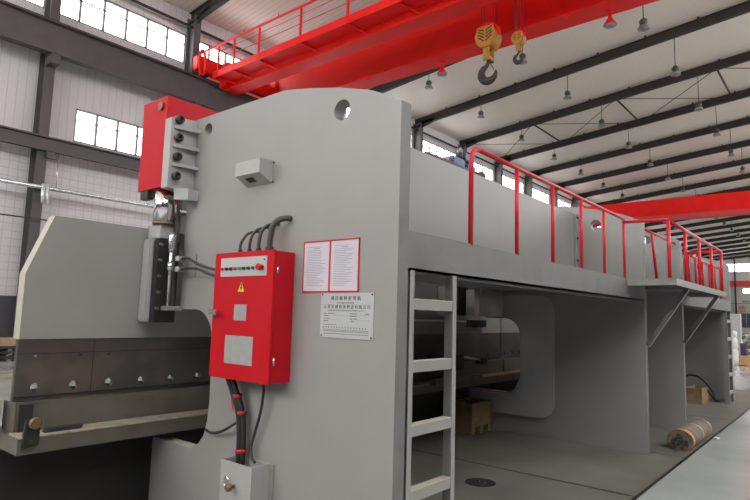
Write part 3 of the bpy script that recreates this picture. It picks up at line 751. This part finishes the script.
text('maker_translation', 'JIANGSU MACHINE TOOL MANUFACTURING CO., LTD.', .0118, (2.5735, 2.362, 1.618), None, 'midprint', np_)
c = new()
for i, (a, b_) in enumerate(((.03, .12), (.16, .25), (.29, .36), (.37, .41))):
    pass
for z, segs in ((1.597, ((.03, .05), (.065, .12), (.25, .31), (.37, .40))), (1.583, ((.03, .07), (.25, .30))), (1.566, ((.03, .045), (.055, .08), (.25, .27), (.28, .31))), (1.551, ((.03, .07), (.26, .28)))):
    for a, b_ in segs: box(c, 2.5733, 2.574, 2.58-b_, 2.58-a, z, z+.006)
for z, segs in ((1.59, ((.12, .22), (.31, .41))), (1.56, ((.08, .18), (.31, .41)))):
    for a, b_ in segs: box(c, 2.5733, 2.574, 2.58-b_, 2.58-a, z, z+.0012)
for z in (1.528, 1.498, 1.489, 1.474):
    box(c, 2.5733, 2.574, 2.18 if z < 1.51 else 2.44, 2.55, z, z+.004)
for i in range(16): box(c, 2.5733, 2.574, 2.545-i*.023, 2.553-i*.023, 1.510, 1.519)
build('engraved_lines', c, 'midprint', pl)

# tooling bits at the table end
tb = tag(empty('table_clamp', (1.53, 4.2, .64)), 'dark clamp plate with a round knob at the left end of the table', 'clamp')
c = new(); plate(c, [[(1.505, .66), (1.60, .68), (1.60, .845), (1.515, .845), (1.505, .78)]], 'xz', 4.19, 4.22); build('clamp_plate', c, 'black', tb)
c = new(); lathe(c, [(.034, 0), (.038, -.008), (.038, -.03), (.032, -.038)], (1.56, 4.19, .825), 18, 'y'); build('knob', c, 'brass', tb)
c = new(); lathe(c, [(.016, 0), (.016, -.015)], (1.55, 4.19, .70), 12, 'y'); build('bolt', c, 'hook', tb)
c = new(); box(c, 1.535, 1.62, 4.385, 4.40, .736, .92); tag(build('end_stop', c, 'black'), 'black upright plate on the table end behind the round knob', 'plate')
c = new(); plate(c, [[(1.66, .736), (1.90, .736), (1.91, .762), (1.68, .762)]], 'xz', 4.26, 4.32); tag(build('clamp_bar', c, 'black'), 'short black steel bar lying on the table ledge', 'bar')
c = new(); box(c, 1.40, 1.48, 4.55, 4.80, .66, .95, .01); eb_ = build('end_bracket', c, 'ledge', p1)
c = new(); tube(c, [(1.40, 4.62, .80), (1.20, 4.7, .80)], .012, 8); lathe(c, [(.02, -.03), (.02, 0)], (1.40, 4.62, .80), 10, 'x'); build('pin', c, 'hook', eb_)

# ------------------------------------------------------------------ inside the near machine
c = new(); box(c, 4.2, 7.55, 4.20, 4.40, 1.37, 1.53); bgb = tag(build('backgauge_beam', c, 'grey_dark'), 'long grey beam with a pale dusty top edge inside the near machine', 'beam')
c = new(); box(c, 4.2, 7.55, 4.195, 4.40, 1.53, 1.55); build('dusty_top', c, 'cream', bgb)
c = new(); box(c, 7.56, 7.62, 4.08, 4.2, 1.49, 1.56) if False else box(c, 7.1, 7.5, 4.10, 4.20, 1.46, 1.56); build('end_block', c, 'black', bgb)
c = new(); lathe(c, [(.26, 1.62), (.26, 1.98)], (7.22, 3.98, 0), 28); tag(build('air_receiver', c, 'grey'), 'upright grey cylinder tucked under the walkway beside the far side frame', 'cylinder')
c = new(); box(c, 6.93, 6.98, 3.9, 3.98, 1.57, 2.05); tag(build('support_post', c, 'grey'), 'short pale vertical post under the walkway next to the black guide', 'post')
bg = tag(empty('backgauge', (6.3, 4.0, .85)), 'black backgauge carriage with stop fingers inside the near machine', 'backgauge')
c = new(); box(c, 6.15, 6.55, 3.9, 4.2, .92, 1.12, .01); build('carriage', c, 'black', bg)
c = new(); obox(c, (6.55, 4.0, 1.09), (7.0, 3.9, 1.03), .05, .03); build('finger', c, 'ledge', bg)
c = new(); box(c, 6.95, 7.1, 3.85, 3.97, .97, 1.06, .01); build('finger_tip', c, 'black', bg)
c = new(); box(c, 6.2, 7.4, 4.1, 4.19, .72, .80); build('rail', c, 'table', bg)

def crate(xa, xb, ya, yb, h, label, pallet=True):
    t = tag(empty('wooden_crate', ((xa+xb)/2, (ya+yb)/2, .004)), label, 'crate', 'wooden crates under the machines')
    z0 = .10 if pallet else .0; z0 += .004
    c = new(); th = .018
    box(c, xa, xb, ya, ya+th, z0, h); box(c, xa, xb, yb-th, yb, z0, h); box(c, xa, xa+th, ya+th, yb-th, z0, h); box(c, xb-th, xb, ya+th, yb-th, z0, h); box(c, xa+th, xb-th, ya+th, yb-th, z0, z0+th)
    build('crate_box', c, 'wood', t)
    c = new()
    for x in (xa, xb-.05): box(c, x, x+.05, ya-.012, ya, z0, h)
    for y in (ya-.012, yb-.05): box(c, xa-.012, xa, y, y+.05, z0, h)
    box(c, xa, xb, ya-.012, ya-.001, h-.05, h); box(c, xa, xb, ya-.012, ya-.001, z0, z0+.05)
    box(c, xa-.012, xa-.001, ya, yb, h-.05, h)
    build('batten', c, 'wood', t)
    if pallet:
        c = new()
        for x in (xa, (xa+xb)/2-.04, xb-.08): box(c, x, x+.08, ya, yb, .004, z0)
        build('skid', c, 'wood', t)
    return t
crate(7.03, 7.58, 4.06, 4.42, .42, 'open wooden crate on skids beneath the near machine')
c = new(); tube(c, smooth([(7.1, 4.15, .44), (6.98, 4.2, .50), (6.85, 4.22, .53), (6.75, 4.3, .5), (6.8, 4.45, .3)], 5), .014, 8); tag(build('crate_hose', c, 'rubber'), 'black hose end hooked over the rim of the open wooden crate', 'hose')
crate(13.15, 14.0, 2.38, 2.66, .31, 'closed wooden box on the floor beneath the far machine', False)
c = new(); tube(c, smooth([(13.9, 2.9, .35), (13.8, 2.75, .5), (13.75, 2.5, .48), (13.8, 2.3, .22), (13.8, 2.25, .05), (13.85, 2.2, .02)], 6), .02, 8)
tube(c, smooth([(13.8, 2.58, .02), (13.78, 2.5, .22), (13.8, 2.4, .24), (13.8, 2.3, .1), (13.8, 2.24, .02)], 6), .018, 8)
tag(build('floor_hose', c, 'rubber'), 'black hose looping up beside the box beneath the far machine', 'hose')
c = new(); lathe(c, [(.15, .004), (.15, .007), (.14, .008)], (5.13, 2.86, 0), 28); mh = tag(build('floor_cover', c, 'bedblack'), 'round dark cover plate set in the floor under the near machine', 'cover plate')
c = new()
for d in (-.03, .03): lathe(c, [(.012, .008), (.012, .011)], (5.16, 2.86+d, 0), 10)
build('bolt', c, 'zinc', mh)

# ------------------------------------------------------------------ ladders
def ladder(xa, label):
    t = tag(empty('ladder', (xa+.25, 2.0, 0)), label, 'ladder', 'ladders up to the walkways')
    for x in (xa, xa+.47):
        c = new(); box(c, x, x+.042, 1.975, 1.98+.008, .0, 1.865); box(c, x if x == xa else x+.034, x+.008 if x == xa else x+.042, 1.98, 2.06, 0, 1.865); build('rail', c, 'grey', t)
    for z in (1.70, 1.335, .97, .605, .24):
        c = new(); box(c, xa+.042, xa+.47, 1.978, 1.984, z-.065, z-.004); box(c, xa+.042, xa+.47, 1.984, 2.035, z-.012, z-.004)
        rg = build('rung', c, 'grey', t)
        c = new(); box(c, xa+.042, xa+.47, 1.978, 2.035, z-.004, z); build('dusty_tread', c, 'cream', rg)
    return t
ladder(2.70, 'grey steel ladder against the near machine beside its side frame')
ladder(13.72, 'narrow grey ladder seen edge on at the far end of the far machine')

# ------------------------------------------------------------------ railings and platform
def railing(label, posts, top, r=.0175, curved=False, extra=()):
    t = tag(empty('railing', (*posts[0][:2], 2.09)), label, 'railing', 'red safety railings')
    for p in posts:
        c = new(); zt = top
        if curved and p is posts[0]:
            q = posts[1]; tube(c, [(p[0], p[1], 2.09), (p[0], p[1], top-.10)]+[(p[0]+.1-.1*math.cos(a), p[1], top-.1+.1*math.sin(a)) for a in (PI/8, PI/4, 3*PI/8)]+[(p[0]+.1, p[1], top)], r, 12)
        else:
            b_ = p[2] if len(p) > 2 else (p[0], p[1])
            tube(c, [(b_[0], b_[1], 2.09), (p[0], p[1], top-.005)], r*.92, 10)
        build('post', c, 'railred', t)
    a = list(posts[0][:2]); 
    if curved: a[0] += .1
    pts = [(a[0], a[1], top)]+[(p[0], p[1], top) for p in posts[1:]]
    c = new(); tube(c, pts, r, 10); build('handrail', c, 'railred', t)
    for pth in extra: c = new(); tube(c, pth, r, 10); build('handrail', c, 'railred', t)
    return t
PA = [(3.41, 1.99), (4.12, 1.99), (4.83, 1.99), (5.53, 1.99), (6.20, 1.99), (6.90, 1.99)]
railing('red tube railing with a curved end along the walkway of the near machine', PA, 2.79, curved=True, extra=[[(6.90, 1.99, 2.75), (6.87, 1.52, 2.74)]])
PB = [(6.87, 1.51), (7.70, 1.51), (8.52, 1.51), (9.37, 1.51), (10.20, 1.51)]
railing('red tube railing around the outer edge of the projecting platform', PB, 2.725, r=.022, extra=[[(10.20, 1.51, 2.725), (10.22, 2.0, 2.725)]])
PC = [(10.35, 1.99), (10.89, 1.99), (11.49, 1.99), (12.09, 1.99), (12.7, 1.99), (13.27, 1.99)]
railing('red tube railing along the walkway of the far machine', PC, 2.71, r=.02)
t = tag(empty('railing', (8.4, 2.05, 2.09)), 'short red rail with one leaning post between the two side frames', 'railing', 'red safety railings')
c = new(); tube(c, [(7.76, 2.05, 2.82), (9.71, 2.05, 2.82)], .018, 10); build('handrail', c, 'railred', t)
c = new(); tube(c, [(8.36, 2.05, 2.82), (8.62, 2.05, 2.09)], .02, 10); build('post', c, 'railred', t)

pf = tag(empty('service_platform', (8.6, 1.75, 2.0)), 'light grey projecting steel platform joining the walkways of both machines', 'platform')
c = new(); box(c, 6.95, 10.23, 1.47, 1.975, 2.065, 2.09); box(c, 7.76, 9.71, 1.975, 2.83, 2.065, 2.09); build('deck', c, 'grey_dark', pf)
c = new(); box(c, 6.95, 10.23, 1.46, 1.475, 2.015, 2.09); box(c, 6.94, 6.955, 1.46, 1.975, 2.015, 2.09); box(c, 10.22, 10.235, 1.46, 1.975, 2.015, 2.09); build('edge_angle', c, 'grey', pf)
for x in (7.70, 9.72):
    c = new(); obox(c, (x, 1.965, 1.31), (x, 1.50, 2.02), .05, .05); build('brace', c, 'grey_dark', pf)
    c = new(); obox(c, (x, 1.975, 2.04), (x, 1.48, 2.04), .05, .05); build('cross_bearer', c, 'grey_dark', pf)

# ------------------------------------------------------------------ hydraulic valve on the tank
c = new(); box(c, 4.10, 4.95, 2.84, 2.90, 3.03, 3.065, .006); tag(build('hydraulic_pipe', c, 'black'), 'black channel pipe lying on the top edge of the grey tank', 'pipe')
vb_ = tag(empty('valve_block', (5.0, 2.98, 3.03)), 'blue hydraulic valve block with silver solenoids on top of the near tank', 'valve')
c = new(); box(c, 4.68, 4.90, 2.93, 3.05, 3.075, 3.18, .008); build('manifold', c, 'blue', vb_)
c = new(); box(c, 4.93, 5.10, 2.92, 3.04, 3.06, 3.15, .01); build('pressure_valve', c, 'blue', vb_)
c = new(); lathe(c, [(.022, 3.20), (.036, 3.22), (.036, 3.29), (.02, 3.315)], (4.86, 2.98, 0), 12); lathe(c, [(.024, 3.15), (.024, 3.27)], (5.06, 2.98, 0), 12); build('solenoid', c, 'partmetal', vb_)
c = new(); box(c, 4.93, 5.03, 2.95, 3.01, 3.19, 3.27, .008); build('coil', c, 'blue', vb_)
c = new(); tube(c, [(4.86, 2.98, 3.18), (4.88, 2.98, 3.23), (5.03, 2.98, 3.23), (5.08, 2.98, 3.15)], .03, 8); lathe(c, [(.035, -.1), (.035, 0), (.055, .01), (.055, .04)], (5.22, 2.95, 3.08), 14, 'x'); build('motor_flange', c, 'hook', vb_)
c = new(); lathe(c, [(.025, -.05), (.025, 0)], (4.68, 2.98, 3.13), 12, 'x'); build('end_plug', c, 'brass', vb_)
c = new(); box(c, 4.66, 5.2, 2.92, 3.06, 3.03, 3.075); build('base', c, 'hook', vb_)

# ------------------------------------------------------------------ rolled bundle on the floor
rl = tag(empty('rolled_bundle', (8.8, 1.74, 0)), 'brown wrapped roll tied with orange bands lying on the floor by the machines', 'roll')
def rollring(x, s): return [(x, 1.74+s*.150*math.cos(a), .126*s+.004+s*.126*math.sin(a)) for a in [2*PI*k/20 for k in range(20)]]
def ringtube(bm, rings, cap=True):
    R = [[bm.verts.new(p) for p in r] for r in rings]
    for a, b_ in zip(R, R[1:]):
        for k in range(len(a)): f = bm.faces.new((a[k], a[(k+1) % len(a)], b_[(k+1) % len(a)], b_[k])); f.smooth = True
    if cap: bm.faces.new(R[0][::-1]); bm.faces.new(R[-1])
c = new(); ringtube(c, [rollring(x, s) for x, s in ((8.20, 1.0), (8.45, 1.03), (8.75, 1.0), (9.05, 1.03), (9.4, .98))]); build('wrapping', c, 'canvas', rl)
for xa_, xb_ in ((8.19, 8.29), (8.82, 8.86), (9.35, 9.41)):
    c = new(); ringtube(c, [rollring(xa_, 1.035), rollring(xb_, 1.035)], False); build('orange_band', c, 'orange' if xa_ < 8.5 else 'ledge', rl)
c = new(); rnd = random.Random(3)
for i in range(26):
    a = rnd.uniform(0, 2*PI); q = rnd.uniform(0, .1); lathe(c, [(.018, -.02-rnd.uniform(0, .02)), (.018, .02)], (8.20, 1.74+q*math.cos(a), .116+q*.8*math.sin(a)), 8, 'x')
build('bundle_end', c, 'strand', rl)
c = new(); plate(c, [[(9.38, 1.52), (9.46, 1.50), (9.50, 1.56), (9.42, 1.58)]], 'xy', .004, .02); tag(build('paper_scrap', c, 'white'), 'small white scrap of paper on the floor beside the roll', 'paper')

# ------------------------------------------------------------------ far right clutter
cbn = tag(empty('metal_locker', (30.4, 3.95, 0)), 'tall light grey metal locker standing beyond the far ladder', 'locker')
c = new(); box(c, 30.0, 30.35, 3.80, 4.20, 0, 2.08, .01); build('locker_body', c, 'plate', cbn)
c = new(); box(c, 29.985, 30.0, 3.81, 4.19, .05, 1.74); box(c, 29.985, 30.0, 3.81, 4.19, 1.80, 2.06); build('door', c, 'plate', cbn)
c = new(); lathe(c, [(.11, .0), (.12, .24), (.12, .56), (.09, .6), (.08, .64), (.12, .68), (.12, .98), (.09, 1.03), (.06, 1.08), (.09, 1.14), (.09, 1.3), (.05, 1.36)], (26.8, 3.62, 0), 18); tag(build('plastic_roll', c, 'white'), 'upright stack of glossy white plastic rolls in front of the locker', 'roll')
c = new(); box(c, 27.7, 28.0, 3.35, 3.55, .25, .85); tag(build('violet_sack', c, 'violet'), 'violet wrapped pack beside the white rolls', 'pack')
pt = tag(empty('wooden_case', (27.4, 3.35, 0)), 'long plain wooden case on the floor under the pile of metal parts', 'case')
c = new(); box(c, 27.0, 28.2, 2.70, 3.78, .02, .36, .005); build('case_body', c, 'plywood', pt)
for y in (2.8, 3.2, 3.65):
    c = new(); box(c, 27.0, 28.2, y-.05, y+.05, 0, .02); build('skid', c, 'plywood', pt)
c = new(); rnd = random.Random(5)
for i in range(60):
    y = rnd.uniform(2.5, 3.4); z = .42+rnd.uniform(0, .75); lathe(c, [(.05, -.3), (.05, .3)], (27.6+rnd.uniform(-.2, .2), y, z), 8, 'x')
o = tag(build('machined_parts', c, 'partmetal'), 'dense pile of small dark machined metal parts on the wooden case', 'metal parts'); o['kind'] = 'stuff'
c = new(); tube(c, [(27.3, 2.3, 1.32), (27.4, 3.35, 1.02)], .17, 14); tag(build('wrapped_bar', c, 'silver'), 'bright plastic wrapped bar resting across the pile of metal parts', 'bar')

# end wall sign, banner, downpipe
bs = tag(empty('wall_sign', (XE-.06, 13.5, 4.3)), 'long pale wall sign on the end wall with one red character showing', 'sign')
c = new(); box(c, XE-.06, XE, 5.0, 18.0, 3.98, 5.75); build('sign_board', c, 'endwall', bs)
text('red_character', '质', 1.4, (XE-.08, 17.1, 4.75), None, 'banner', bs, .01, bold=.01)
text('red_character', '量', 1.4, (XE-.08, 14.3, 4.75), None, 'banner', bs, .01, bold=.01)
c = new()
for i in range(12): box(c, XE-.03, XE-.001, 16.6-i*.55, 17.0-i*.55, 6.15, 6.55)
build('small_lettering', c, 'midprint', bs)
c = new(); box(c, XE-.1, XE-.001, -8, 19.3, 9.35, 10.6); tag(build('wall_banner', c, 'banner'), 'long plain red banner across the end wall below the window band', 'banner')
c = new(); tube(c, [(XE-.26, 18.1, 0), (XE-.26, 18.1, 15.4)], .14, 8); tag(build('downpipe', c, 'beam'), 'thin dark vertical pipe on the end wall left of the red character', 'pipe')
c = new(); tube(c, [(XE-.15, YR+.1, 5.95), (XE-.15, 21, 5.95)], .05, 6); tag(build('wall_conduit', c, 'beam'), 'thin level conduit on the end wall above the small lettering', 'pipe')

# sheets stacked by the left wall
for i in range(3):
    c = new(); z = .06+i*.14; box(c, 2.2, 6.55, 18.5-.1, 20.2, z, z+.085)
    tag(build('steel_sheet_pack', c, 'hook'), '%s dark pack of steel sheets in the stack near the left wall' % ('lowest', 'middle', 'highest')[i], 'steel sheets', 'sheet packs stacked near the left wall')
c = new()
tmp = empty('x', (0, 0, 0)); bpy.data.objects.remove(tmp); c.free()
for i in range(3):
    z = .0 if i == 0 else .145+(i-1)*.14
    for x in (2.6, 4.3, 6.0):
        c = new(); box(c, x, x+.12, 18.5, 20.1, z, z+(.06 if i == 0 else .055)); tag(build('timber_bearer', c, 'zinc'), 'thin bearer under the %s sheet pack near the left wall' % ('lowest', 'middle', 'highest')[i], 'bearer', 'bearers between the sheet packs')
c = new(); box(c, 2.2, 6.6, 18.4, 18.9, .425, .64); tag(build('timber_plank', c, 'wood'), 'tan timber plank lying on top of the stacked steel sheets', 'plank')

# ------------------------------------------------------------------ light
w = bpy.data.worlds.new('overcast_sky'); scn.world = w; w.use_nodes = True
bg_ = w.node_tree.nodes['Background']; bg_.inputs['Color'].default_value = (.965, .962, .96, 1); bg_.inputs['Strength'].default_value = 9.4
scn.view_settings.view_transform = 'Standard'; scn.view_settings.look = 'None'; scn.view_settings.gamma = 1; scn.view_settings.exposure = 0.0
try: scn.view_settings.use_curve_mapping = False
except Exception: pass
scn.cycles.max_bounces = 8; scn.cycles.diffuse_bounces = 5; scn.cycles.glossy_bounces = 4; scn.cycles.transparent_max_bounces = 8
scn.cycles.use_denoising = True
scn.cycles.sample_clamp_indirect = 6
